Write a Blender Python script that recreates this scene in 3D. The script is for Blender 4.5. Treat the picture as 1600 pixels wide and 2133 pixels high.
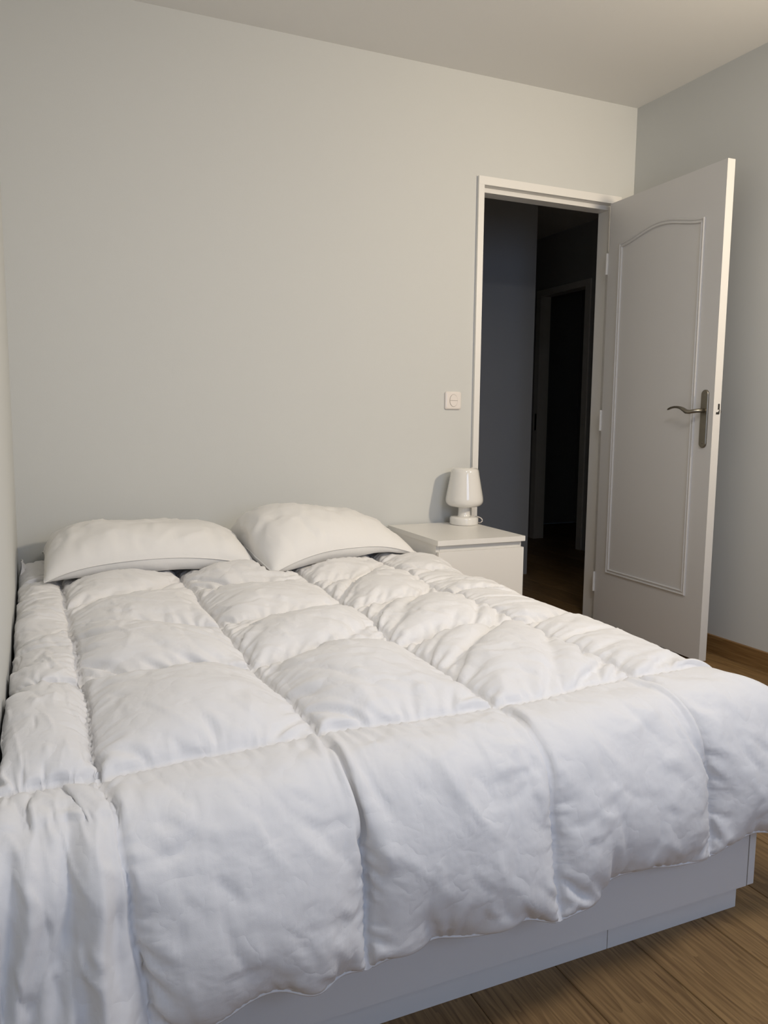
import bpy, bmesh, math, random, time
import numpy as np
from mathutils import Vector, Matrix

for o in list(bpy.data.objects): bpy.data.objects.remove(o)
S = bpy.context.scene
COL = S.collection
random.seed(7)
XL, XR, YF, H = -2.796, 0.0, -4.35, 2.516      # bedroom: left wall, right wall, wall behind the camera, ceiling

# ------------------------------------------------------------------ camera
def make_camera():
    f, yaw, pitch, roll = 1632.4, 0.4182, 0.1192, -0.0093
    cy, sy = math.cos(yaw), math.sin(yaw)
    fw = Vector((sy*math.cos(pitch), cy*math.cos(pitch), -math.sin(pitch)))
    r = Vector((cy, -sy, 0)); d = fw.cross(r)
    c, s = math.cos(roll), math.sin(roll)
    r2 = c*r + s*d; d2 = -s*r + c*d
    m = Matrix((( r2.x, -d2.x, -fw.x, -2.7208), (r2.y, -d2.y, -fw.y, -3.1535), (r2.z, -d2.z, -fw.z, 1.0212), (0, 0, 0, 1)))
    cd = bpy.data.cameras.new('camera'); cd.sensor_fit = 'VERTICAL'; cd.sensor_height = 24.0
    cd.lens = 24.0*f/2133.0; cd.clip_start = 0.02; cd.clip_end = 60
    co = bpy.data.objects.new('camera', cd); COL.objects.link(co); co.matrix_world = m
    S.camera = co
make_camera()

# ------------------------------------------------------------------ world, lamps, exposure
W = bpy.data.worlds.new('dusk_sky'); S.world = W; W.use_nodes = True
bg = W.node_tree.nodes['Background']; bg.inputs[0].default_value = (0.28, 0.40, 0.62, 1); bg.inputs[1].default_value = 0.25
def area(name, loc, aim, sx, sy, power, col):
    l = bpy.data.lights.new(name, 'AREA'); l.shape = 'RECTANGLE'; l.size = sx; l.size_y = sy; l.energy = power; l.color = col
    o = bpy.data.objects.new(name, l); COL.objects.link(o); o.location = loc
    o.rotation_euler = (Vector(aim)-Vector(loc)).to_track_quat('-Z', 'Y').to_euler(); return o
def spot(name, loc, aim, ang, blend, rad, power, col):
    l = bpy.data.lights.new(name, 'SPOT'); l.spot_size = math.radians(ang); l.spot_blend = blend; l.shadow_soft_size = rad; l.energy = power; l.color = col
    o = bpy.data.objects.new(name, l); COL.objects.link(o); o.location = loc
    o.rotation_euler = (Vector(aim)-Vector(loc)).to_track_quat('-Z', 'Y').to_euler(); return o
def point(name, loc, rad, power, col):
    l = bpy.data.lights.new(name, 'POINT'); l.shadow_soft_size = rad; l.energy = power; l.color = col
    o = bpy.data.objects.new(name, l); COL.objects.link(o); o.location = loc; return o
area('window_daylight', (-1.60, -4.50, 1.58), (-1.60, 0, 1.10), 1.05, 1.3, 22, (0.50, 0.66, 1.0))     # dusk through the window behind the camera
spot('warm_spot_lamp', (-0.13, -2.45, 2.00), (-1.40, -0.10, 1.65), 126, 1.0, 0.08, 135, (1.0, 0.84, 0.62))      # lamp on the right wall, out of frame, turned to the bed
l_ = area('ceiling_lamp', (-1.60, -2.60, 2.45), (-1.60, -2.60, 0), 0.5, 0.5, 21, (1.0, 0.94, 0.88)); l_.data.shape = 'DISK'      # ceiling lamp above and behind the viewpoint
vs = S.view_settings
vs.view_transform = 'Standard'; vs.look = 'None'; vs.gamma = 1.0; vs.use_curve_mapping = False; vs.exposure = 0.03
S.display_settings.display_device = 'sRGB'

# ------------------------------------------------------------------ materials
def nt(name):
    m = bpy.data.materials.new(name); m.use_nodes = True
    t = m.node_tree; return m, t, t.nodes['Principled BSDF']
def N(t, typ, **kw):
    n = t.nodes.new(typ)
    for k, v in kw.items():
        if k in n.inputs: n.inputs[k].default_value = v
        else: setattr(n, k, v)
    return n
def paint(name, col, rough=0.6, var=0.03, scale=3.0, bump=0.0, bscale=300, spec=0.5, coat=0.0, detail=4):
    m, t, b = nt(name)
    tc = N(t, 'ShaderNodeTexCoord'); no = N(t, 'ShaderNodeTexNoise', Scale=scale, Detail=detail)
    t.links.new(tc.outputs['Object'], no.inputs['Vector'])
    mx = N(t, 'ShaderNodeMix', data_type='RGBA')
    mx.inputs[6].default_value = tuple(c*(1-var) for c in col)+(1,); mx.inputs[7].default_value = tuple(min(1, c*(1+var)) for c in col)+(1,)
    t.links.new(no.outputs['Fac'], mx.inputs[0]); t.links.new(mx.outputs[2], b.inputs['Base Color'])
    b.inputs['Roughness'].default_value = rough; b.inputs['Specular IOR Level'].default_value = spec
    b.inputs['Coat Weight'].default_value = coat; b.inputs['Coat Roughness'].default_value = 0.06
    if bump:
        n2 = N(t, 'ShaderNodeTexNoise', Scale=bscale, Detail=3); t.links.new(tc.outputs['Object'], n2.inputs['Vector'])
        bp = N(t, 'ShaderNodeBump', Strength=bump, Distance=0.002)
        t.links.new(n2.outputs['Fac'], bp.inputs['Height']); t.links.new(bp.outputs['Normal'], b.inputs['Normal'])
    return m
M_wall = paint('wall_paint', (0.62, 0.63, 0.615), 0.75, 0.012, 1.5, 0.10, 260, 0.3)
M_ceil = paint('ceiling_paint', (0.75, 0.745, 0.73), 0.85, 0.01, 1.5, 0.10, 200, 0.2)
M_door = paint('door_paint', (0.68, 0.67, 0.655), 0.42, 0.012, 4, 0.04, 90, 0.5)
M_frame = paint('frame_paint', (0.80, 0.79, 0.765), 0.40, 0.012, 6, 0.04, 120, 0.5)
M_lam = paint('white_laminate', (0.76, 0.755, 0.75), 0.42, 0.008, 6, 0.02, 500, 0.45)
M_stand = paint('nightstand_foil', (0.80, 0.785, 0.75), 0.34, 0.01, 6, 0.02, 500, 0.5)
M_dark = paint('unlit_room_shaded', (0.30, 0.31, 0.32), 0.8, 0.03)  # wall colour darkened, the far room's lack of light put into it
M_hall = paint('hall_paint_shaded', (0.42, 0.43, 0.44), 0.8, 0.02)  # bedroom wall paint made darker, the hallway's dimness painted in
M_hole = paint('dark_fill', (0.02, 0.018, 0.016), 0.6)
M_opal = paint('opal_glass', (0.80, 0.785, 0.75), 0.12, 0.005, 4, 0, 1, 0.5, 0.6)
M_plast = paint('switch_plastic', (0.80, 0.75, 0.71), 0.25, 0.005, 4, 0, 1, 0.5, 0.3)
M_steel = paint('brushed_nickel', (0.27, 0.25, 0.21), 0.36, 0.06, 60)
M_steel.node_tree.nodes['Principled BSDF'].inputs['Metallic'].default_value = 1.0
M_blue = paint('pale_blue_sheet', (0.50, 0.66, 0.66), 0.9, 0.02, 20, 0.2, 400, 0.2)
def cloth(name, col, crease=0.35, cs=26.0):
    m, t, b = nt(name)
    tc = N(t, 'ShaderNodeTexCoord')
    n0 = N(t, 'ShaderNodeTexNoise', Scale=6.0, Detail=3)
    mx = N(t, 'ShaderNodeMix', data_type='RGBA'); mx.inputs[6].default_value = tuple(c*0.985 for c in col)+(1,); mx.inputs[7].default_value = col+(1,)
    t.links.new(tc.outputs['Object'], n0.inputs['Vector']); t.links.new(n0.outputs['Fac'], mx.inputs[0]); t.links.new(mx.outputs[2], b.inputs['Base Color'])
    b.inputs['Roughness'].default_value = 0.85; b.inputs['Specular IOR Level'].default_value = 0.2
    b.inputs['Sheen Weight'].default_value = 0.12; b.inputs['Sheen Roughness'].default_value = 0.5
    # crumple: folded noise gives fine sharp creases
    wp = N(t, 'ShaderNodeTexNoise', Scale=cs*0.35, Detail=2)
    ad = N(t, 'ShaderNodeMix', data_type='VECTOR'); ad.inputs[0].default_value = 0.06
    t.links.new(tc.outputs['Object'], wp.inputs['Vector']); t.links.new(tc.outputs['Object'], ad.inputs[4]); t.links.new(wp.outputs['Color'], ad.inputs[5])
    n1 = N(t, 'ShaderNodeTexNoise', Scale=cs, Detail=3, Roughness=0.5); t.links.new(ad.outputs[1], n1.inputs['Vector'])
    m1 = N(t, 'ShaderNodeMath', operation='SUBTRACT'); m1.inputs[1].default_value = 0.5; t.links.new(n1.outputs['Fac'], m1.inputs[0])
    m2 = N(t, 'ShaderNodeMath', operation='ABSOLUTE'); t.links.new(m1.outputs[0], m2.inputs[0])
    bp = N(t, 'ShaderNodeBump', Strength=crease, Distance=0.03); t.links.new(m2.outputs[0], bp.inputs['Height'])
    n2 = N(t, 'ShaderNodeTexNoise', Scale=700, Detail=2); t.links.new(tc.outputs['Object'], n2.inputs['Vector'])
    b2 = N(t, 'ShaderNodeBump', Strength=0.12, Distance=0.001); t.links.new(n2.outputs['Fac'], b2.inputs['Height']); t.links.new(bp.outputs['Normal'], b2.inputs['Normal'])
    t.links.new(b2.outputs['Normal'], b.inputs['Normal'])
    return m
M_duvet = cloth('duvet_cotton', (0.805, 0.80, 0.80), 0.26, 13)
M_pillow = cloth('pillow_cotton', (0.82, 0.81, 0.79), 0.14, 9)
def wood(name, dark, light, rough=0.45):
    m, t, b = nt(name)
    tc = N(t, 'ShaderNodeTexCoord'); oi = N(t, 'ShaderNodeObjectInfo')
    mp = N(t, 'ShaderNodeMapping'); mp.inputs['Scale'].default_value = (9.0, 0.75, 9.0)
    cm = N(t, 'ShaderNodeCombineXYZ'); mu = N(t, 'ShaderNodeMath', operation='MULTIPLY'); mu.inputs[1].default_value = 37.0
    t.links.new(oi.outputs['Random'], mu.inputs[0])
    for k in range(3): t.links.new(mu.outputs[0], cm.inputs[k])
    t.links.new(cm.outputs[0], mp.inputs['Location']); t.links.new(tc.outputs['Object'], mp.inputs['Vector'])
    n1 = N(t, 'ShaderNodeTexNoise', Scale=1.3, Detail=2.5, Distortion=0.4); t.links.new(mp.outputs[0], n1.inputs['Vector'])
    m3 = N(t, 'ShaderNodeMath', operation='MULTIPLY'); m3.inputs[1].default_value = 16.0; t.links.new(n1.outputs['Fac'], m3.inputs[0])
    m4 = N(t, 'ShaderNodeMath', operation='FRACT'); t.links.new(m3.outputs[0], m4.inputs[0])      # cathedral growth rings
    mp2 = N(t, 'ShaderNodeMapping'); mp2.inputs['Scale'].default_value = (120, 4, 120)
    t.links.new(cm.outputs[0], mp2.inputs['Location']); t.links.new(tc.outputs['Object'], mp2.inputs['Vector'])
    n2 = N(t, 'ShaderNodeTexNoise', Scale=1.5, Detail=3); t.links.new(mp2.outputs[0], n2.inputs['Vector'])
    ad = N(t, 'ShaderNodeMath', operation='MULTIPLY_ADD'); ad.inputs[1].default_value = 0.24
    t.links.new(m4.outputs[0], ad.inputs[0]); t.links.new(n2.outputs['Fac'], ad.inputs[2])
    cr = N(t, 'ShaderNodeValToRGB'); cr.color_ramp.elements[0].position = 0.28; cr.color_ramp.elements[1].position = 0.82
    cr.color_ramp.elements[0].color = dark+(1,); cr.color_ramp.elements[1].color = light+(1,)
    t.links.new(ad.outputs[0], cr.inputs[0])
    hs = N(t, 'ShaderNodeHueSaturation'); ma = N(t, 'ShaderNodeMapRange'); ma.inputs[3].default_value = 0.85; ma.inputs[4].default_value = 1.12
    t.links.new(oi.outputs['Random'], ma.inputs[0]); t.links.new(ma.outputs[0], hs.inputs['Value'])
    t.links.new(cr.outputs[0], hs.inputs['Color']); t.links.new(hs.outputs[0], b.inputs['Base Color'])
    b.inputs['Roughness'].default_value = rough; b.inputs['Specular IOR Level'].default_value = 0.35
    bp = N(t, 'ShaderNodeBump', Strength=0.12, Distance=0.002); t.links.new(ad.outputs[0], bp.inputs['Height']); t.links.new(bp.outputs[0], b.inputs['Normal'])
    return m
M_oak = wood('oak_floor', (0.105, 0.055, 0.019), (0.27, 0.165, 0.068))
M_skirt = wood('oak_skirting', (0.15, 0.078, 0.024), (0.27, 0.155, 0.058))
m, t, b = nt('window_glass'); b.inputs['Roughness'].default_value = 0.0; b.inputs['Transmission Weight'].default_value = 1.0; b.inputs['IOR'].default_value = 1.45
tr = N(t, 'ShaderNodeBsdfTransparent'); gl = N(t, 'ShaderNodeBsdfGlossy', Roughness=0.02); mxs = N(t, 'ShaderNodeMixShader'); mxs.inputs[0].default_value = 0.06
t.links.new(tr.outputs[0], mxs.inputs[1]); t.links.new(gl.outputs[0], mxs.inputs[2]); t.links.new(mxs.outputs[0], t.nodes['Material Output'].inputs[0])
M_glass = m

# ------------------------------------------------------------------ mesh helpers
def tag(o, label, cat=None, kind=None, group=None):
    o['label'] = label
    if cat: o['category'] = cat
    if kind: o['kind'] = kind
    if group: o['group'] = group
    return o
def link(name, me, mat, parent=None, smooth=False):
    o = bpy.data.objects.new(name, me); COL.objects.link(o)
    if mat: me.materials.append(mat)
    if parent: o.parent = parent
    if smooth:
        for p in me.polygons: p.use_smooth = True
    return o
def empty(name, loc, rz=0):
    o = bpy.data.objects.new(name, None); COL.objects.link(o); o.location = loc; o.rotation_euler = (0, 0, rz); o.empty_display_size = 0.1
    return o
def obj(name, bm, mat, parent=None, smooth=False, bevel=0.0, seg=2):
    if bevel:
        es = [e for e in bm.edges if len(e.link_faces) == 2 and e.calc_face_angle(0) > 0.6]
        bmesh.ops.bevel(bm, geom=es, offset=bevel, segments=seg, profile=0.6, affect='EDGES', clamp_overlap=True)
    bmesh.ops.recalc_face_normals(bm, faces=bm.faces)
    me = bpy.data.meshes.new(name); bm.to_mesh(me); bm.free()
    return link(name, me, mat, parent, smooth)
def bx(bm, x0, x1, y0, y1, z0, z1):
    v = [bm.verts.new((x, y, z)) for z in (z0, z1) for y in (y0, y1) for x in (x0, x1)]
    for f in ((0, 2, 3, 1), (4, 5, 7, 6), (0, 1, 5, 4), (2, 6, 7, 3), (0, 4, 6, 2), (1, 3, 7, 5)): bm.faces.new([v[i] for i in f])
def boxes(name, lst, mat, parent=None, bevel=0.0):
    bm = bmesh.new()
    for a in lst: bx(bm, *a)
    return obj(name, bm, mat, parent, bevel=bevel)
def lathe(bm, prof, n=64, c=(0, 0)):
    rings = []
    for r, z in prof:
        if r < 1e-6: rings.append([bm.verts.new((c[0], c[1], z))])
        else: rings.append([bm.verts.new((c[0]+r*math.cos(2*math.pi*k/n), c[1]+r*math.sin(2*math.pi*k/n), z)) for k in range(n)])
    for a, b in zip(rings, rings[1:]):
        for k in range(n):
            k2 = (k+1) % n
            if len(a) == 1 and len(b) == 1: continue
            if len(a) == 1: bm.faces.new((a[0], b[k], b[k2]))
            elif len(b) == 1: bm.faces.new((a[k], a[k2], b[0]))
            else: bm.faces.new((a[k], a[k2], b[k2], b[k]))
def tube(bm, pts, rad, n=10, caps=True):
    pts = [Vector(p) for p in pts]; rings = []; up = Vector((0, 0, 1))
    for i, p in enumerate(pts):
        tg = (pts[min(i+1, len(pts)-1)]-pts[max(i-1, 0)]).normalized()
        ref = up if abs(tg.dot(up)) < 0.95 else Vector((0, 1, 0))
        a = tg.cross(ref).normalized(); b = a.cross(tg)
        r = rad[i] if hasattr(rad, '__len__') else rad
        ra, rb = r if hasattr(r, '__len__') else (r, r)
        rings.append([bm.verts.new(p + a*ra*math.cos(2*math.pi*k/n) + b*rb*math.sin(2*math.pi*k/n)) for k in range(n)])
    for a, b in zip(rings, rings[1:]):
        for k in range(n): bm.faces.new((a[k], a[(k+1) % n], b[(k+1) % n], b[k]))
    if caps: bm.faces.new(rings[0][::-1]); bm.faces.new(rings[-1])

# ------------------------------------------------------------------ room shell
FXL, FXI, FZ, FZI = -0.8804, -0.8514, 2.0911, 2.0549      # doorway: frame outer-left, inner-left, outer-top, inner-top
FRI, FRO = -0.114, -0.085                                 # frame inner-right, outer-right
BT = 0.10                                                 # thickness of the back wall
WIN = (-2.18, -1.02, 0.90, 2.25)
tag(boxes('wall_back', [(XL-0.1, FXL, 0, BT, 0, H), (FXL, FRO, 0, BT, FZ, H), (FRO, 1.35, 0, BT, 0, H)], M_wall), 'pale grey wall behind the pillows with the doorway', kind='structure')
tag(boxes('wall_right', [(0, 0.1, YF-0.1, 0, 0, H)], M_wall), 'pale grey wall behind the open door', kind='structure')
tag(boxes('wall_left', [(XL-0.1, XL, YF-0.1, 0, 0, H)], M_wall), 'pale wall along the left side of the bed', kind='structure')
tag(boxes('wall_front', [(XL, WIN[0], YF-0.1, YF, 0, H), (WIN[1], XR, YF-0.1, YF, 0, H), (WIN[0], WIN[1], YF-0.1, YF, 0, WIN[2]), (WIN[0], WIN[1], YF-0.1, YF, WIN[3], H)], M_wall), 'pale wall with the window behind the viewpoint', kind='structure')
tag(boxes('ceiling', [(XL-0.1, 2.3, YF-0.1, 3.4, H, H+0.1)], M_ceil), 'plain off-white ceiling', kind='structure')
# window behind the viewpoint
w = empty('window_1', ((WIN[0]+WIN[1])/2, YF, WIN[2])); tag(w, 'two-leaf white window behind the viewpoint', kind='structure')
hw, hh = (WIN[1]-WIN[0])/2, WIN[3]-WIN[2]
boxes('window_frame', [(-hw, -hw+.05, -.08, -.02, 0, hh), (hw-.05, hw, -.08, -.02, 0, hh), (-.045, .045, -.08, -.02, .05, hh-.05), (-hw+.05, hw-.05, -.08, -.02, 0, .05), (-hw+.05, hw-.05, -.08, -.02, hh-.05, hh)], M_frame, w)
for s in (-1, 1):
    a, b2 = sorted((s*.045, s*(hw-.05))); boxes('pane', [(a, b2, -.052, -.048, .05, hh-.05)], M_glass, w)
# floor with planks laid along the bed
fl = tag(boxes('floor', [(XL-0.1, 2.3, YF-0.1, 3.4, -0.10, -0.012)], M_hole), 'oak plank floor', kind='structure')
rng = random.Random(3); PW = 0.1835
bmp = {}
def plank(x, y0, y1, wd):
    me_key = (round(wd, 3), round(y1-y0, 2))
    if me_key not in bmp:
        bm = bmesh.new(); L = y1-y0; c = 0.0016; g = 0.0005; x0, x1 = g, wd-g; ya, yb = g, L-g
        lo = [bm.verts.new(v) for v in ((x0, ya, -.012), (x1, ya, -.012), (x1, yb, -.012), (x0, yb, -.012))]
        mi = [bm.verts.new(v) for v in ((x0, ya, -c), (x1, ya, -c), (x1, yb, -c), (x0, yb, -c))]
        hi = [bm.verts.new(v) for v in ((x0+c, ya+c, 0), (x1-c, ya+c, 0), (x1-c, yb-c, 0), (x0+c, yb-c, 0))]
        for A, B in ((lo, mi), (mi, hi)):
            for k in range(4): bm.faces.new((A[k], A[(k+1) % 4], B[(k+1) % 4], B[k]))
        bm.faces.new(hi)
        me = bpy.data.meshes.new('plank'); bm.to_mesh(me); bm.free(); me.materials.append(M_oak); bmp[me_key] = me
    o = bpy.data.objects.new('plank', bmp[me_key]); COL.objects.link(o); o.parent = fl; o.location = (x, y0, 0)
x = -1.3135-PW*9; k = 0
while x < 2.2:
    xa, xb = max(x, XL), x+PW
    if xb > XL+0.02:
        y = YF - (0.12 + 0.47*((k*5) % 3)); yend = 0.05 if x < -0.95 else 3.2
        while y < yend:
            L = 1.9
            a, b2 = max(y, YF), min(y+L, yend)
            if b2-a > 0.02 and not (xa > 0.0 and b2 < 0.02):
                if xa > -0.05: a = max(a, 0.02 if xa > 0 else a)
                plank(xa, a, b2, xb-xa)
            y += L
    x += PW; k += 1
# skirting boards (oak)
tag(boxes('baseboard_right', [(-0.014, 0, YF, -0.002, 0, 0.079)], M_skirt, bevel=0.003), 'low oak skirting board along the right wall', kind='structure')
tag(boxes('baseboard_back', [(XL, FXL-0.002, -0.014, 0, 0, 0.079)], M_skirt, bevel=0.003), 'low oak skirting board along the back wall', kind='structure')
tag(boxes('baseboard_left', [(XL, XL+0.014, YF, -0.016, 0, 0.079)], M_skirt, bevel=0.003), 'low oak skirting board along the left wall', kind='structure')
# door frame of the bedroom door (trim_1)
t1 = empty('trim_1', ((FXI+FRI)/2, 0, 0)); tag(t1, 'white painted frame around the open doorway', kind='structure')
o0 = -(FXI+FRI)/2
P0 = -0.015
def fr(name, lst): return boxes(name, [(a+o0, b2+o0, c, d, e, f) for a, b2, c, d, e, f in lst], M_frame, t1, bevel=0.002)
fr('jamb', [(FXL, FXI, P0, BT+.012, 0, FZI)]); fr('jamb', [(FRI, FRO, P0, BT+.012, 0, FZI)])
fr('head', [(FXL, FRO, P0, BT+.012, FZI+.0003, FZ)])
fr('stop', [(FXI+.0003, FXI+.014, .028, BT, 0, FZI-.0205)]); fr('stop', [(FRI-.014, FRI-.0003, .028, BT, 0, FZI-.0205)]); fr('stop', [(FXI+.0003, FRI-.0003, .028, BT, FZI-.020, FZI-.0003)])

# hallway beyond the door
HX, DY0, DY1, DZ = 1.19, 1.86, 2.44, 2.04
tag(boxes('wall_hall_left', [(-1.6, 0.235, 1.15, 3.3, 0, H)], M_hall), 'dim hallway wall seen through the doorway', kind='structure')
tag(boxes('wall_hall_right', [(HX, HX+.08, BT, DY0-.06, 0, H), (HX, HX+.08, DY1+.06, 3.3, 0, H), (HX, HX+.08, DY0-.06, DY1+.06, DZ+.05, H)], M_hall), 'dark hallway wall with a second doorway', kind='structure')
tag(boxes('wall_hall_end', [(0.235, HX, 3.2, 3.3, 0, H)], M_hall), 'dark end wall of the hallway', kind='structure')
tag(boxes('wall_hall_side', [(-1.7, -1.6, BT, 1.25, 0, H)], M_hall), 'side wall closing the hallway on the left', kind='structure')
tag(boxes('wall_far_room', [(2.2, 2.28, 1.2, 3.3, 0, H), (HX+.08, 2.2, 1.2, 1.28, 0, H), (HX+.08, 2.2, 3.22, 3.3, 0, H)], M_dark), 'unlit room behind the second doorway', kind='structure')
t2 = empty('trim_2', (HX, (DY0+DY1)/2, 0)); tag(t2, 'dim white frame of the second doorway down the hall', kind='structure')
hy = (DY1-DY0)/2
boxes('jamb', [(-.012, .09, -hy-.06, -hy, 0, DZ)], M_frame, t2, bevel=.002); boxes('jamb', [(-.012, .09, hy, hy+.06, 0, DZ)], M_frame, t2, bevel=.002)
boxes('head', [(-.012, .09, -hy-.06, hy+.06, DZ+.0003, DZ+.05)], M_frame, t2, bevel=.002)
boxes('strike_plate', [(-.016, -.0122, hy+.01, hy+.03, 0.93, 1.07)], M_hole, t2)

# ------------------------------------------------------------------ open bedroom door (door_1)
TH = 1.5297
d1 = empty('door_1', (-0.1549, -0.02, 0.0)); d1.rotation_euler = (0, 0, math.pi+TH)     # local x: hinge to free edge, local y: towards the right wall
tag(d1, 'white bedroom door standing open, arched moulded panel, nickel lever', kind='structure')
DW, DT, DH = 0.7295, 0.038, 2.045
leaf = boxes('leaf', [(0, DW, 0, DT, 0.008, DH+.005)], M_door, d1, bevel=.0025)
def arch(u):
    s = abs((u-0.357)/0.272); s = min(1, s)
    return 1.851 + 0.043*(0.5+0.5*math.cos(math.pi*s))**0.9
def moulding(parent, ysign, ybase):
    us = np.linspace(0.629, 0.085, 44)
    path = [(0.085, 0.270), (0.629, 0.270)] + [(float(u), arch(u)) for u in us]
    n = len(path); prof = [(0, 0), (.001, .005), (.004, .0085), (.008, .0075), (.010, .0035), (.013, .0035), (.015, .0065), (.019, .0075), (.022, .004), (.022, 0)]
    bm = bmesh.new(); rings = []
    for i in range(n):
        a, b2, c = Vector(path[i-1]), Vector(path[i]), Vector(path[(i+1) % n])
        e1, e2 = (b2-a).normalized(), (c-b2).normalized()
        n1, n2 = Vector((-e1.y, e1.x)), Vector((-e2.y, e2.x)); mm = (n1+n2).normalized(); k = 1/max(.3, mm.dot(n1))
        rings.append([bm.verts.new((b2.x+mm.x*k*w_, ybase+ysign*h_, b2.y+mm.y*k*w_)) for w_, h_ in prof])
    for i in range(n):
        A, B = rings[i], rings[(i+1) % n]
        for j in range(len(prof)-1): bm.faces.new((A[j], A[j+1], B[j+1], B[j]))
    return obj('panel_moulding', bm, M_door, parent)
moulding(d1, -1, 0.0); moulding(d1, 1, DT)
def stadium(bm, cx, cz, hwid, hlen, y0, y1, n=14, inset=.002):
    out = []
    for k in range(2*n+2):
        a = math.pi*k/n if k <= n else math.pi*(k-1)/n
        top = k <= n; ang = math.pi*(k if top else k-1)/n
        out.append((math.cos(ang), math.sin(ang), (hlen-hwid) if top else -(hlen-hwid)))
    def ring(r, y): return [bm.verts.new((cx+r*c, y, cz+r*s+o)) for c, s, o in out]
    R = [ring(hwid, y0), ring(hwid, y0+(y1-y0)*.6), ring(hwid-inset, y1)]
    for A, B in zip(R, R[1:]):
        for k in range(len(A)): bm.faces.new((A[k], A[(k+1) % len(A)], B[(k+1) % len(A)], B[k]))
    bm.faces.new(R[-1]); bm.faces.new(R[0][::-1])
for sgn, y0 in ((-1, 0.0), (1, DT)):
    bm = bmesh.new(); stadium(bm, .683, 1.030, .0195, .120, y0, y0+sgn*.007)
    pl = obj('handle_plate', bm, M_steel, d1); tag(pl, 'nickel handle plate with rounded ends')
    for zz in (1.128, .932):
        bm = bmesh.new(); bmesh.ops.create_cone(bm, cap_ends=True, segments=16, radius1=.0038, radius2=.0034, depth=.0012, matrix=Matrix.Translation((.683, y0+sgn*.0076, zz)) @ Matrix.Rotation(math.pi/2, 4, 'X'))
        obj('screw', bm, M_steel, pl)
    bm = bmesh.new(); Z = 1.064
    ctrl = [(.681, .006, 0), (.681, .026, 0), (.679, .042, -.001), (.670, .052, -.003), (.655, .056, -.0055), (.638, .056, -.004), (.622, .056, .004), (.606, .056, .011), (.588, .055, .0145), (.566, .054, .0155), (.546, .053, .013), (.530, .052, .008), (.522, .0515, .004)]
    rr = [(.0100, .0100), (.0085, .0085), (.0085, .0085), (.0085, .0082), (.0095, .0085), (.0105, .0095), (.0100, .0085), (.0090, .0065), (.0085, .0055), (.0082, .0050), (.0080, .0046), (.0072, .0040), (.0035, .0022)]
    tube(bm, [(u, y0+sgn*y, Z+z) for u, y, z in ctrl], rr, 14)
    tag(obj('lever_handle', bm, M_steel, d1, True), 'curved nickel lever')
bm = bmesh.new()                                                     # latch in the free edge
bx(bm, DW-.001, DW+.0006, DT*.60, DT*.84, 1.068, 1.092)
obj('dark_fill', bm, M_hole, d1)  # dark block on the edge, painted as the shade inside the latch hole
bm = bmesh.new(); vv = [(DW, DT*.36, 1.050), (DW, DT*.78, 1.050), (DW, DT*.82, 1.068), (DW, DT*.66, 1.058), (DW, DT*.40, 1.058)]
lo = [bm.verts.new(v) for v in vv]; hi = [bm.verts.new((v[0]+.003, v[1], v[2])) for v in vv]
for k in range(5): bm.faces.new((lo[k], lo[(k+1) % 5], hi[(k+1) % 5], hi[k]))
bm.faces.new(hi); obj('latch_bolt', bm, M_hole, d1)
for zz in (1.77, 1.02, 0.21):
    bm = bmesh.new(); tube(bm, [(-.004, -.004, zz-.05), (-.004, -.004, zz+.05)], .006, 12); obj('hinge', bm, M_frame, d1)

# ------------------------------------------------------------------ light switch
sw = empty('light_switch', (-0.985, 0, 1.103)); tag(sw, 'square white wall switch with oval rocker beside the door frame', 'switch')
def rrect(bm, w_, h_, r, y0, y1, y2, inset, n=6):
    def ring(s, y):
        out = []
        for cx, cz, a0 in ((1, 1, 0), (-1, 1, 90), (-1, -1, 180), (1, -1, 270)):
            for k in range(n+1):
                a = math.radians(a0+90*k/n); rr_ = max(r-s*.5, .001)
                out.append(bm.verts.new((cx*(w_-s-rr_)+rr_*math.cos(a), y, cz*(h_-s-rr_)+rr_*math.sin(a))))
        return out
    R = [ring(0, y0), ring(0, y1), ring(inset*.5, y1+(y2-y1)*.75), ring(inset, y2)]
    for A, B in zip(R, R[1:]):
        for k in range(len(A)): bm.faces.new((A[k], A[(k+1) % len(A)], B[(k+1) % len(A)], B[k]))
    bm.faces.new(R[-1]); bm.faces.new(R[0][::-1])
bm = bmesh.new(); rrect(bm, .041, .040, .009, 0, -.006, -.011, .007); obj('switch_plate', bm, M_plast, sw)
for lo_, hi_ in ((.0006, 1), (-1, -.0006)):
    bm = bmesh.new(); pts = []
    for k in range(25):
        a = math.pi*k/24; pts.append((.0195*math.cos(a), (.0265*math.sin(a))*(1 if lo_ > 0 else -1) + (.0006 if lo_ > 0 else -.0006)))
    A = [bm.verts.new((x_, -.0112, z_)) for x_, z_ in pts]; B = [bm.verts.new((x_*.97, -.0135, z_*.97)) for x_, z_ in pts]
    for k in range(25): bm.faces.new((A[k], A[(k+1) % 25], B[(k+1) % 25], B[k]))
    bm.faces.new(B); obj('rocker', bm, M_plast, sw)
bm = bmesh.new(); pts = [(.0208*math.cos(2*math.pi*k/48), .0280*math.sin(2*math.pi*k/48)) for k in range(48)]
bm.faces.new([bm.verts.new((x_, -.0111, z_)) for x_, z_ in pts]); obj('rocker_gap_shade', bm, paint('switch_gap_shade', (.25, .22, .19), .6), sw)  # flat dark oval, shade of the gap round the rocker as colour

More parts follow.
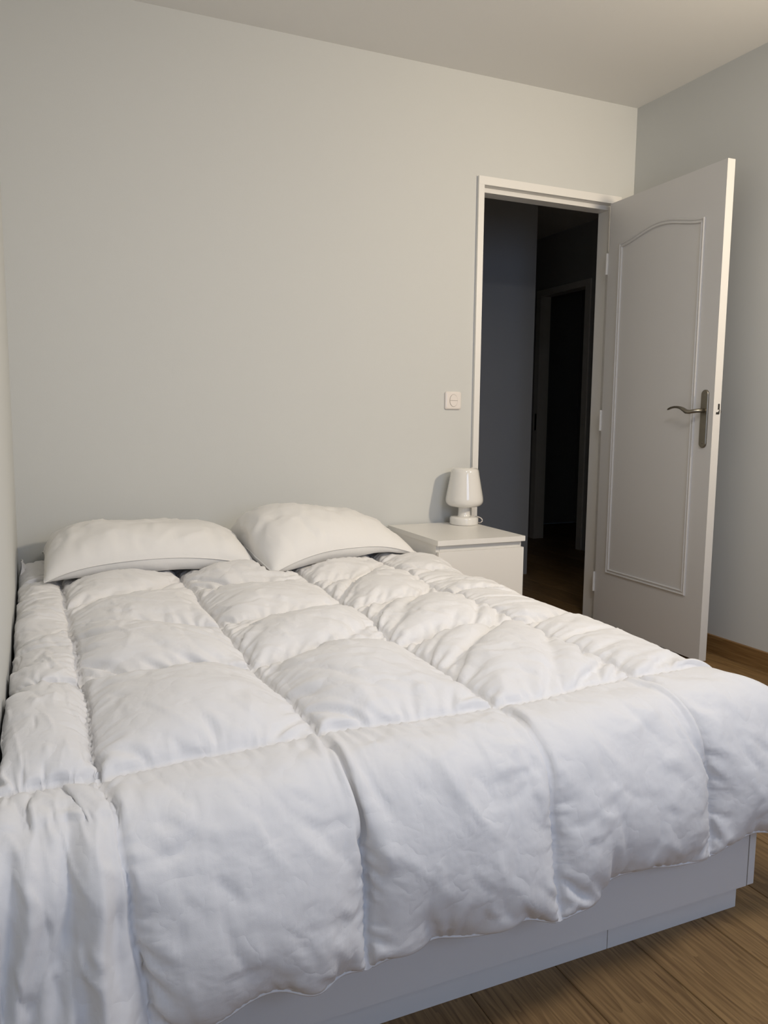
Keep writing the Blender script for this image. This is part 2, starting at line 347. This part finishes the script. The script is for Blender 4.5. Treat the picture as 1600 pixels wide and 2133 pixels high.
# ------------------------------------------------------------------ nightstand
NX0, NX1, NZ = -1.3045, -0.9047, 0.55
ns = empty('nightstand', ((NX0+NX1)/2, -0.017, 0), -0.0099); tag(ns, 'white two-drawer nightstand between the bed and the door', 'nightstand')
h2 = 0.20
boxes('top', [(-h2, h2, -.48, 0, NZ-.0205, NZ)], M_stand, ns, bevel=.0012)
boxes('side_panel', [(-h2+.004, -h2+.020, -.455, -.004, 0, NZ-.021)], M_stand, ns); boxes('side_panel', [(h2-.020, h2-.004, -.455, -.004, 0, NZ-.021)], M_stand, ns)
boxes('back_panel', [(-h2+.0203, h2-.0203, -.012, -.006, .02, NZ-.021)], M_stand, ns)
boxes('front_rail', [(-h2+.0203, h2-.0203, -.456, -.440, NZ-.075, NZ-.021)], M_stand, ns)
boxes('plinth', [(-h2+.0203, h2-.0203, -.425, -.410, 0, .06)], M_stand, ns)
for z0, z1 in ((.288, NZ-.046), (.062, .284)):
    dr = boxes('drawer', [(-h2+.005, h2-.005, -.478, -.460, z0, z1)], M_stand, ns, bevel=.0012)
    boxes('drawer_box', [(-h2+.024, h2-.024, -.4598, -.03, z0+.02, min(z1-.06, z0+.15))], M_stand, dr)

# ------------------------------------------------------------------ table lamp
LX, LY = -0.968, -0.098
lp = empty('table_lamp', (LX, LY, NZ)); tag(lp, 'small white opal glass table lamp on the nightstand', 'lamp')
bm = bmesh.new(); lathe(bm, [(0, 0.0005), (.061, .0005), (.0635, .002), (.0645, .006), (.0645, .026), (.063, .032), (.058, .0365), (.045, .038), (0, .038)]); obj('base', bm, M_opal, lp, True)
bm = bmesh.new(); lathe(bm, [(.031, .0375), (.028, .042), (.0268, .055), (.0268, .072), (.029, .081), (.034, .086)]); obj('neck', bm, M_opal, lp, True)
bm = bmesh.new(); lathe(bm, [(0, .079), (.030, .079), (.058, .081), (.071, .085), (.079, .092), (.0838, .102), (.0845, .112), (.0835, .122), (.078, .152), (.071, .190), (.0650, .222), (.0625, .238), (.060, .2465), (.055, .2515), (.047, .2545), (.028, .2555), (0, .2555)], 80); obj('shade', bm, M_opal, lp, True)
bm = bmesh.new()
def smooth(P, n=6):
    P = [Vector(p) for p in P]; out = []
    for i in range(len(P)-1):
        a, b2, c, d = P[max(i-1, 0)], P[i], P[i+1], P[min(i+2, len(P)-1)]
        for k in range(n):
            t = k/n; out.append(.5*((2*b2)+(c-a)*t+(2*a-5*b2+4*c-d)*t*t+(3*b2-a-3*c+d)*t**3))
    return out+[P[-1]]
tube(bm, smooth([(.030, .052, .022), (.052, .030, .030), (.066, .004, .032), (.077, -.018, .026), (.080, -.026, .016), (.075, -.022, .007), (.070, -.004, .0032), (.064, .030, .0032), (.052, .062, .0032), (.046, .080, .0032), (.045, .0862, -.001), (.045, .0885, -.012), (.045, .0885, -.10), (.045, .0885, -.35)]), .0026, 8)
obj('cord', bm, M_plast, lp, True)

# ------------------------------------------------------------------ bed
BX0, BX1, BY = -2.755, -1.389, -2.053
bed = empty('bed', ((BX0+BX1)/2, BY, 0)); tag(bed, 'white storage bed with a panelled foot and recessed plinth', 'bed')
ox, oy = -(BX0+BX1)/2, -BY
def bb(name, lst, bev=.001): return boxes(name, [(a+ox, b2+ox, c+oy, d+oy, e, f) for a, b2, c, d, e, f in lst], M_lam, bed, bevel=bev)
bb('foot_panel', [(BX0, BX1, BY, BY+.018, .050, .288)])
bb('plinth', [(BX0+.01, -1.7440, BY+.012, BY+.028, 0, .0495)]); bb('plinth', [(-1.7424, BX1-.014, BY+.012, BY+.028, 0, .0495)])
bb('plinth', [(BX1-.030, BX1-.014, BY+.0285, -.03, 0, .0495)])
bb('side_panel', [(BX0, BX0+.018, BY+.0185, -.022, .02, .288)])
bb('side_panel', [(BX1-.020, BX1-.002, BY+.0185, -.022, .050, .288)])
bb('head_panel', [(BX0+.0185, BX1-.0205, -.040, -.022, .050, .288)])
bb('drawer_front', [(BX1+.004, BX1+.022, BY+.001, -1.040, .050, .285)]); bb('drawer_front', [(BX1+.004, BX1+.022, -1.036, -.06, .050, .285)])
bb('bed_base', [(BX0+.0185, BX1-.0205, BY+.0185, -.0405, .262, .280)])
bm = bmesh.new(); ring = []
for cx_, cy_, a0, r_ in ((-1.410, -.025, 0, .05), (-2.742, -.025, 90, .05), (-2.742, -2.030, 180, .12), (-1.410, -2.030, 270, .16)):
    sx_ = -1 if a0 in (0, 270) else 1; sy_ = -1 if a0 in (0, 90) else 1
    for k in range(9):
        a = math.radians(a0+90*k/8); ring.append((cx_+sx_*r_+r_*math.cos(a), cy_+sy_*r_+r_*math.sin(a)))
lo = [bm.verts.new((x_, y_, .2885)) for x_, y_ in ring]; hi = [bm.verts.new((x_, y_, .448)) for x_, y_ in ring]
for k in range(len(ring)): bm.faces.new((lo[k], lo[(k+1) % len(ring)], hi[(k+1) % len(ring)], hi[k]))
bm.faces.new(hi); bm.faces.new(lo[::-1])
mt = obj('mattress', bm, M_blue, None, True, bevel=.045, seg=5); tag(mt, 'mattress in a pale blue fitted sheet under the duvet', 'mattress')

# ------------------------------------------------------------------ cloth solver (position based, on regular grids)
f4 = np.float32
def _proj(a, b2, wa, wb, L, k, uni=False):
    d = b2-a; l = np.sqrt((d*d).sum(-1))+1e-9
    c = (l-L)
    if uni: c = np.minimum(c, 0)
    c = k*c/(l*(wa+wb+1e-9)); d *= c[..., None]
    a += d*wa[..., None]; b2 -= d*wb[..., None]
def constrain(X, w_, Lu, Lv, Ls, kb):
    for p in (0, 1):
        n = (X.shape[0]-p)//2*2
        _proj(X[p:p+n:2], X[p+1:p+n:2], w_[p:p+n:2], w_[p+1:p+n:2], Lu[p:p+n:2], .95)
        n = (X.shape[1]-p)//2*2
        _proj(X[:, p:p+n:2], X[:, p+1:p+n:2], w_[:, p:p+n:2], w_[:, p+1:p+n:2], Lv[:, p:p+n:2], .95)
    for p in (0, 1):
        n = (X.shape[0]-p)//2*2
        _proj(X[p:p+n:2, :-1], X[p+1:p+n:2, 1:], w_[p:p+n:2, :-1], w_[p+1:p+n:2, 1:], Ls[p:p+n:2], .35)
        _proj(X[p:p+n:2, 1:], X[p+1:p+n:2, :-1], w_[p:p+n:2, 1:], w_[p+1:p+n:2, :-1], Ls[p:p+n:2], .35)
    if kb:
        for p in range(4):
            A = X[p:-2:4]; B = X[p+2::4]; m_ = min(len(A), len(B))
            Lb = (Lu[:-1]+Lu[1:])[p::4][:m_]*.985
            _proj(A[:m_], B[:m_], w_[p:-2:4][:m_], w_[p+2::4][:m_], Lb, kb, True)
            A = X[:, p:-2:4]; B = X[:, p+2::4]; m_ = min(A.shape[1], B.shape[1])
            Lb = (Lv[:, :-1]+Lv[:, 1:])[:, p::4][:, :m_]*.985
            _proj(A[:, :m_], B[:, :m_], w_[:, p:-2:4][:, :m_], w_[:, p+2::4][:, :m_], Lb, kb, True)
def normals(X):
    gu = np.gradient(X, axis=0); gv = np.gradient(X, axis=1); n = np.cross(gu, gv)
    return n/(np.linalg.norm(n, axis=-1, keepdims=True)+1e-12)
def up2(A):
    B = np.empty((A.shape[0]*2-1,)+A.shape[1:], A.dtype); B[::2] = A; B[1::2] = (A[:-1]+A[1:])/2
    C = np.empty((B.shape[0], B.shape[1]*2-1)+B.shape[2:], A.dtype); C[:, ::2] = B; C[:, 1::2] = (B[:, :-1]+B[:, 1:])/2
    return C
def vnoise(P, seed, sc):
    r = np.random.RandomState(seed); out = np.zeros(P.shape[:-1])
    for k in range(7):
        d = r.normal(size=P.shape[-1])*sc*r.uniform(.6, 1.6); out += np.sin(P@d + r.uniform(0, 6.28))
    return out/2.6
def grid_mesh(name, Xs, flip=()):
    vs_, fs = [], []; off = 0
    for gi, X in enumerate(Xs):
        m_, n_ = X.shape[:2]; idx = np.arange(m_*n_).reshape(m_, n_)+off
        q = np.stack([idx[:-1, :-1], idx[1:, :-1], idx[1:, 1:], idx[:-1, 1:]], -1).reshape(-1, 4)
        if gi in flip: q = q[:, ::-1]
        vs_.append(X.reshape(-1, 3)); fs.append(q); off += m_*n_
    V = np.concatenate(vs_).astype(f4); F = np.concatenate(fs).astype(np.int32)
    me = bpy.data.meshes.new(name); me.vertices.add(len(V)); me.vertices.foreach_set('co', V.ravel())
    me.loops.add(F.size); me.loops.foreach_set('vertex_index', F.ravel()); me.polygons.add(len(F))
    me.polygons.foreach_set('loop_start', np.arange(0, F.size, 4, dtype=np.int32)); me.polygons.foreach_set('loop_total', np.full(len(F), 4, np.int32))
    me.polygons.foreach_set('use_smooth', np.ones(len(F), bool)); me.update(calc_edges=True); me.validate()
    return me

def creases(m_, n_, wu, wv, cnt, seed, amp, lmin, lmax, wid):
    """height field of random straight fold lines on an m x n cloth of wu x wv metres"""
    r = np.random.RandomState(seed); Hh = np.zeros((m_, n_)); du, dv = wu/(m_-1), wv/(n_-1)
    for _ in range(cnt):
        cu, cv, L, w_ = r.uniform(0, wu), r.uniform(0, wv), r.uniform(lmin, lmax)/2, wid*r.uniform(.7, 1.8); a = r.normal(.9, .55); R_ = L+3*w_
        i0, i1, j0, j1 = max(0, int((cu-R_)/du)), min(m_, int((cu+R_)/du)+2), max(0, int((cv-R_)/dv)), min(n_, int((cv+R_)/dv)+2)
        if i1-i0 < 2 or j1-j0 < 2: continue
        uu = (np.arange(i0, i1)*du-cu)[:, None]; vv = (np.arange(j0, j1)*dv-cv)[None, :]
        x_ = uu*math.cos(a)+vv*math.sin(a); y_ = -uu*math.sin(a)+vv*math.cos(a)+r.normal(0, .5)*x_*x_/L
        k = r.choice([-1, 1])*r.uniform(.35, 1)*amp
        Hh[i0:i1, j0:j1] += k*np.exp(-np.abs(y_)/w_*np.where(y_ > 0, 1, 1.8))*np.clip(1-(x_/L)**2, 0, 1)
    return Hh
# ------------------------------------------------------------------ pillows: two sheets sewn at the rim, inflated, resting on the bed and the wall
def pillow(cx, cy, rz, tilt, Wd, Dp, vol, seed, x0, x1, skew=0.0, capz=.125, zb=0.512, iters=(280, 200)):
    n0, m0 = 36, 26
    u, v = np.meshgrid(np.linspace(-Wd/2, Wd/2, n0), np.linspace(-Dp/2, Dp/2, m0), indexing='ij')
    c, s = math.cos(rz), math.sin(rz)
    def place(u, v, h):
        y_ = v*math.cos(tilt)-h*math.sin(tilt); z_ = v*math.sin(tilt)+h*math.cos(tilt)
        return np.stack([cx+c*u-s*y_, cy+s*u+c*y_, zb+.07+z_], -1)
    bump = np.cos(np.pi*u/Wd)*np.cos(np.pi*v/Dp)
    T = place(u, v, .05*bump+.003*vnoise(np.stack([u, v], -1), seed, 30)); B = place(u, v, -.05*bump+.003*vnoise(np.stack([u, v], -1), seed+1, 30))
    for lv in range(2):
        if lv: T, B = up2(T), up2(B)
        m_, n_ = T.shape[:2]; w_ = np.ones((m_, n_)); lu, lvv = Wd/(m_-1), Dp/(n_-1)
        Lu = np.full((m_-1, n_), lu); Lv = np.full((m_, n_-1), lvv); Ls = np.full((m_-1, n_-1), math.hypot(lu, lvv))
        sew = 0.955; Lu[:, 0] *= sew; Lu[:, -1] *= sew; Lv[0] *= sew; Lv[-1] *= sew       # the sewn rim gathers the cloth
        rs = np.random.RandomState(seed+lv); nz_ = .0025*np.sin(np.pi*np.arange(m_)/(m_-1))[:, None, None]
        T = T+nz_*rs.normal(size=T.shape); B = B+nz_*rs.normal(size=B.shape)
        sk = (1-skew*np.linspace(-1, 1, m_))[:, None, None]
        Tp, Bp = T.copy(), B.copy()
        for it in range(iters[lv]):
            nT, nB = normals(T), -normals(B)
            nz = np.cross(np.gradient(T, axis=0), np.gradient(T, axis=1)); nzb = np.cross(np.gradient(B, axis=0), np.gradient(B, axis=1))
            c0 = np.array([cx, cy, zb]); V = ((T-c0)*nz).sum()/3 - ((B-c0)*nzb).sum()/3
            p = np.clip(20.0*(vol/max(V, 1e-4)-1), -.2, 2.2)
            a = .0011 if lv == 0 else .0004
            g = np.array([0, 0, -.38])
            vT, vB = (T-Tp)*.90, (B-Bp)*.90; Tp, Bp = T.copy(), B.copy()
            T = T+vT+a*(p*sk*nT+g); B = B+vB+a*(p*sk*nB+g)
            for q in range(3 if lv == 0 else 2):
                constrain(T, w_, Lu, Lv, Ls, .06); constrain(B, w_, Lu, Lv, Ls, .06)
                for sl in ((0, slice(None)), (-1, slice(None)), (slice(None), 0), (slice(None), -1)):
                    mid = (T[sl]+B[sl])/2; T[sl] = mid; B[sl] = mid
                for A in (T, B):
                    fz = zb + .010*np.sin(A[..., 0]*17)*np.sin(A[..., 1]*17)
                    low = A[..., 2] < fz; A[..., 2] = np.where(low, fz, A[..., 2])
                    cap = zb+capz-capz*.55*max(skew, 0)*((A[..., 0]-cx)/(Wd/2)).clip(-.6, 1)-.02*((A[..., 1]-cy)/(Dp/2)).clip(-1, 1)
                    A[..., 2] = np.where(A[..., 2] > cap, cap+(A[..., 2]-cap)*.92, A[..., 2])
                    A[..., 1] = np.minimum(A[..., 1], -.008); A[..., 0] = np.clip(A[..., 0], x0, x1)
                    fr_ = low[..., None]*.5; PA = Tp if A is T else Bp
                    A[..., :2] += fr_*(PA[..., :2]-A[..., :2])
    return T, B
def rim(T):
    return np.concatenate([T[:, 0], T[-1, 1:], T[-2::-1, -1], T[0, -2::-1]])
def piping(name, pts, r, mat, parent, n=6, closed=True):
    P = np.asarray(pts, float); k = len(P)
    tg = np.roll(P, -1, 0)-np.roll(P, 1, 0)
    if not closed: tg[0] = P[1]-P[0]; tg[-1] = P[-1]-P[-2]
    tg /= np.linalg.norm(tg, axis=1, keepdims=True)+1e-9
    ref = np.where(np.abs(tg[:, 2:3]) < .9, np.array([[0, 0, 1.]]), np.array([[0, 1., 0]]))
    a = np.cross(tg, ref); a /= np.linalg.norm(a, axis=1, keepdims=True)+1e-9; b2 = np.cross(a, tg)
    ang = np.linspace(0, 2*np.pi, n+1)
    X = P[:, None]+r*(a[:, None]*np.cos(ang)[None, :, None]+b2[:, None]*np.sin(ang)[None, :, None])
    if closed: X = np.concatenate([X, X[:1]])
    me = grid_mesh(name, [X]); return link(name, me, mat, parent)
t0 = time.time()
PILLOWS = []
def add_pillow(label, *a, **k):
    T, B = pillow(*a, **k); T = T+normals(T)*(creases(T.shape[0], T.shape[1], .7, .54, 170, a[7], .0052, .05, .26, .011)*np.clip(4*np.sin(np.pi*np.linspace(0, 1, T.shape[0]))[:, None]*np.sin(np.pi*np.linspace(0, 1, T.shape[1]))[None], 0, 1))[..., None]; PILLOWS.append((T, B))
    o = link('pillow', grid_mesh('pillow', [T, B], flip=(1,)), M_pillow); tag(o, label, 'pillow', group='pillows at the head of the bed')
    piping('seam', rim(T), .0022, M_pillow, o)
add_pillow('white pillow at the head of the bed, nearer the left wall', -2.352, -.325, -.02, .07, .645, .52, .042, 11, XL+.006, -2.052, 0.16, .140)
add_pillow('plumper white pillow at the head of the bed, next to the nightstand', -1.765, -.315, .30, .14, .66, .52, .044, 23, -2.048, -1.30, .40, .175)
print('pillows', round(time.time()-t0, 1))

# ------------------------------------------------------------------ quilted duvet
Z0 = 0.487
CX = {1: [-2.66, -2.66, -2.66, -2.66, -2.655, -2.657, -2.605], 2: [-2.30, -2.30, -2.302, -2.31, -2.315, -2.30, -2.285],
      3: [-1.92, -1.92, -1.925, -1.925, -1.955, -1.955, -1.945], 4: [-1.56, -1.56, -1.57, -1.578, -1.566, -1.595, -1.552]}
CY = {1: [-.10, -.47, -.86, -1.13, -1.51, -1.975], 2: [-.08, -.43, -.80, -1.20, -1.54, -1.94],
      3: [-.07, -.43, -.81, -1.16, -1.515, -1.955], 4: [-.06, -.38, -.74, -1.09, -1.45, -1.91]}
def prof(e, flat, r, lean=0.0):
    """arc length past a seam -> (horizontal travel, drop): flat, quarter round over the mattress edge, then hanging"""
    q = r*math.pi/2; a = np.clip((e-flat)/r, 0, math.pi/2); dn = np.maximum(e-flat-q, 0)
    return np.minimum(e, flat)+r*np.sin(a)+lean*dn, r*(1-np.cos(a))+dn*(1-.5*lean*lean)
LE, RE, FE = .30, .43, .43
def base(s, t_):
    """s in 0..5 across the bed (left hem .. right hem), t in 0..6 along it (head .. foot hem)"""
    tt = np.arange(7); s_ = np.clip(s, 1, 4); tk = np.clip(t_, 0, 5)
    xs = np.zeros_like(s); ys = np.zeros_like(s)
    i = np.clip(np.floor(s_).astype(int), 1, 3); fs = s_-i
    tabx = np.stack([np.interp(t_, tt, CX[k]) for k in (1, 2, 3, 4)], 0); taby = np.stack([np.interp(tk, tt[:6], CY[k]) for k in (1, 2, 3, 4)], 0)
    I, J = np.indices(s.shape)
    xs = tabx[i-1, I, J]*(1-fs)+tabx[i, I, J]*fs; ys = taby[i-1, I, J]*(1-fs)+taby[i, I, J]*fs
    ef = np.clip(t_-5, 0, 1)*FE; fx, fd = prof(ef, .065, .105, .10); ys = ys-fx
    er = np.clip(s-4, 0, 1)*RE; rx, rd = prof(er, .165, .10, .12); xs = xs+rx
    el = np.clip(1-s, 0, 1)*LE; lx, ld = prof(el, .095, .028, 0.0)
    fb = np.clip((t_-5)/.45, 0, 1); fb = fb*fb*(3-2*fb); fl_ = np.clip((t_-2.2)/2.3, 0, 1); fl_ = fl_*fl_*(3-2*fl_)
    lin = np.clip(1-s, 0, 1)*(xs-(XL+.0055)); lx = lx*(1-fl_)+lin*fl_; ld = ld*(1-fl_)
    xs = np.maximum(xs-lx, XL+.0055)
    hb = np.clip((1.2-t_)/.9, 0, 1)*np.clip(1-s, 0, 1)**2                       # the duvet's upper left corner stands up along the wall
    ld = ld*(1-hb)-.018*hb
    pl = np.clip(1-s, 0, 1)*fb; ql = np.clip(1-s, 0, 1); dn_ = np.clip(t_-5, 0, 1)
    ph = 2.35*ql-.55*(1-dn_)*ql+.12*np.sin(5*dn_)
    ys = ys-fb*np.minimum(1, 5*ql)*((.020+.014*np.sin(3.1*ql+1.2))*(np.abs(np.sin(np.pi*ph))**1.4)*(.25+.9*dn_)+.009*np.sin(15*ql-7*dn_)*np.sqrt(dn_)+.006*np.sin(31*ql-11*dn_+1)*dn_)
    z = Z0-(np.abs(fd)**3+np.abs(rd)**3)**(1/3.)-ld
    return np.stack([xs, ys, z], -1)
def hemwave(s, t_, X):
    k = np.clip((t_-5.55)/.45, 0, 1)**2; fr_ = s-np.floor(s)
    X[..., 2] += k*((.018*np.sin(np.pi*fr_)**.7)*(s > 1)+.010*np.sin(s*9.1+1)*np.sin(np.pi*fr_)-.004)
    X[..., 1] += k*(.010*np.sin(s*13.7)+.012*np.sin(s*5.3+2))*np.sin(np.pi*fr_)
    k = np.clip((s-4.6)/.4, 0, 1)**2; fr_ = t_-np.floor(t_)
    X[..., 2] += k*.02*np.sin(np.pi*fr_)**.7
    return X
def seam_wiggle(s, t_, X):
    X[..., 0] += .0035*np.sin(t_*7.0+s*3)+.002*np.sin(t_*23+s); X[..., 1] += .004*np.sin(s*8.0+t_*2)+.002*np.sin(s*25+t_)
    X[..., 2] += .006*np.sin(s*6.1+t_*4.3)*np.clip(5-t_, 0, 1)
    return X
def nsx(X):
    k = (X[..., 1] > -.53) & (X[..., 2] < .57); X[..., 0] = np.where(k, np.minimum(X[..., 0], NX0-.004), X[..., 0])
t0 = time.time()
NC = 16
def sgrid(n): return np.meshgrid(np.linspace(0, 5, 5*n+1), np.linspace(0, 6, 6*n+1), indexing='ij')
X = None
for lev, (n, iters, sub) in enumerate(((NC, 160, 3), (NC*2, 160, 2), (NC*4, 130, 2))):
    s, t_ = sgrid(n); Bs = seam_wiggle(s, t_, hemwave(s, t_, base(s, t_))); nsx(Bs)
    if X is None:
        fsu, ftv = np.sin(np.pi*(s % 1)), np.sin(np.pi*(t_ % 1))
        X = Bs+normals(Bs)*-1*(.05*np.sqrt(np.abs(fsu*ftv)))[..., None] if normals(Bs)[n*2, n*2, 2] < 0 else Bs+normals(Bs)*(.05*np.sqrt(np.abs(fsu*ftv)))[..., None]
        sgn = -1.0 if normals(Bs)[n*2, n*2, 2] < 0 else 1.0
    else: X = up2(X)
    w_ = np.ones(s.shape); ii, jj = np.indices(s.shape); w_[(ii % n == 0) | (jj % n == 0)] = 0; w_[(s < .98) & (t_ > 5.22)] = 0
    fn = np.stack([s, t_], -1)
    fk = np.clip((t_-4.6)/.6, 0, 1); dt_, ds_ = np.abs(t_-np.round(t_)), np.abs(s-np.round(s))
    exu = 1.043-.006*fk+.045*np.exp(-(dt_/.10)**2)+.008*vnoise(fn, 5, 2.3); exv = 1.047-.012*fk-.030*np.clip(1.15-s, 0, 1)+.045*np.exp(-(ds_/.10)**2)+.008*vnoise(fn, 6, 2.3)
    Lu = np.linalg.norm(Bs[1:]-Bs[:-1], axis=-1)*exu[1:]; Lv = np.linalg.norm(Bs[:, 1:]-Bs[:, :-1], axis=-1)*exv[:, 1:]
    nl = n; Lu[:nl] = np.maximum(Lu[:nl], (.27-.115*np.clip((t_[1:nl+1]-2.2)/2.3, 0, 1)+.06*np.clip(t_[1:nl+1]-5, 0, 1))/n)                    # the left column keeps its full width where it is squeezed by the wall
    Ls = np.hypot((Lu[:, 1:]+Lu[:, :-1])/2, (Lv[1:]+Lv[:-1])/2)
    X[w_ == 0] = Bs[w_ == 0]
    X += (w_*(.0012, .0011, .0008)[lev])[..., None]*np.random.RandomState(4+lev).normal(size=X.shape)
    X, w_, Lu, Lv, Ls = [a_.astype(f4) for a_ in (X, w_, Lu, Lv, Ls)]
    Bf = Bs.astype(f4); nB_ = (normals(Bs)*sgn).astype(f4); mind = ((.006+.010*np.clip((t_-4.7)/.5, 0, 1))*np.clip((s-1)*8, 0, 1)*np.sqrt(np.abs(np.sin(np.pi*s)*np.sin(np.pi*t_)))).astype(f4)
    Xp = X.copy(); acc = (.00045, .00012, .00004)[lev]
    for it in range(iters):
        nr = normals(X)*sgn; vel = (X-Xp)*f4(.9); Xp = X.copy()
        X = X+(w_[..., None]*(vel+f4(acc)*(nr*f4(.55)+np.array([0, 0, -.30], f4)))).astype(f4)
        for q in range(sub):
            constrain(X, w_, Lu, Lv, Ls, (.08, .05, .05)[lev])
            X[..., 0] = np.maximum(X[..., 0], XL+.006); nsx(X)
            dd_ = np.maximum(mind-((X-Bf)*nB_).sum(-1), 0)*w_; X += nB_*dd_[..., None]; X[..., 0] = np.maximum(X[..., 0], XL+.006); nsx(X)
    print('duvet level', lev, round(time.time()-t0, 1))
nr = normals(X)*sgn; wu_ = np.array([LE, .36, .37, .37, .40]); wv_ = np.array([.37, .37, .36, .36, .43, .43])
s, t_ = sgrid(NC*4)
du = np.abs(s-np.round(s))*wu_[np.clip(np.floor(s-.5+.5*(s % 1 < .5)).astype(int), 0, 4)]; dv_ = np.abs(t_-np.round(t_))*.38
inu = (np.round(s) > 0) & (np.round(s) < 5); inv = (np.round(t_) > 0) & (np.round(t_) < 6)
gr = np.maximum(np.exp(-(du/.0065)**2)*inu, np.exp(-(dv_/.0065)**2)*inv)
cre = creases(X.shape[0], X.shape[1], 1.85, 2.3, 1900, 8, .0050, .03, .20, .0085)*np.clip(1-2*np.maximum(np.exp(-(du/.02)**2), np.exp(-(dv_/.02)**2)), 0, 1)
X = X+nr*cre[..., None].astype(f4)
X = X-nr*(.008*gr)[..., None].astype(f4)                       # stitched channels sink in
# the pillows press the duvet down
gx, gy = .01, .01
hm = np.full((160, 90), 9.0)
for T, B in PILLOWS:
    for A in (T, B):
        ix = ((A[..., 0]-XL)/gx).astype(int).clip(0, 159); iy = ((-A[..., 1])/gy).astype(int).clip(0, 89)
        np.minimum.at(hm, (ix, iy), A[..., 2])
for _ in range(2):
    pad = np.pad(hm, 1, constant_values=9.0)
    hm = np.minimum.reduce([pad[a_:a_+160, b_:b_+90] for a_ in range(3) for b_ in range(3)])
ix = ((X[..., 0]-XL)/gx).astype(int); iy = ((-X[..., 1])/gy).astype(int)
ok = (ix >= 0) & (ix < 160) & (iy >= 0) & (iy < 90)
ok &= np.ones_like(ok)
X[..., 0] = np.maximum(X[..., 0], XL+.006); nsx(X)
def overm(A, zt):
    k = (A[..., 0] > -2.75) & (A[..., 0] < -1.403) & (A[..., 1] > -2.036) & (A[..., 1] < -.02); A[..., 2] = np.where(k, np.maximum(A[..., 2], zt), A[..., 2])
overm(X, .4535)
lim = np.where(ok, hm[ix.clip(0, 159), iy.clip(0, 89)]-.003, 9.0)
X[..., 2] = np.minimum(X[..., 2], lim)
s, t_ = sgrid(NC); U = seam_wiggle(s, t_, hemwave(s, t_, base(s, t_))); nu = normals(U)*sgn
inn = np.clip(np.minimum(np.minimum(s, 5-s), np.minimum(t_, 6-t_))*6, 0, 1)
U = U-nu*(.012*inn)[..., None]; U[..., 0] = np.maximum(U[..., 0], XL+.004); nsx(U); overm(U, .4520)
top_flip = (0,) if sgn < 0 else (); bot_flip = (1,) if sgn > 0 else ()
dv = link('duvet', grid_mesh('duvet', [X, U], flip=top_flip+bot_flip), M_duvet)
tag(dv, 'white quilted down duvet spread over the whole bed', 'duvet')
piping('hem', rim(X[::2, ::2]), .0028, M_duvet, dv)
print('duvet', round(time.time()-t0, 1))
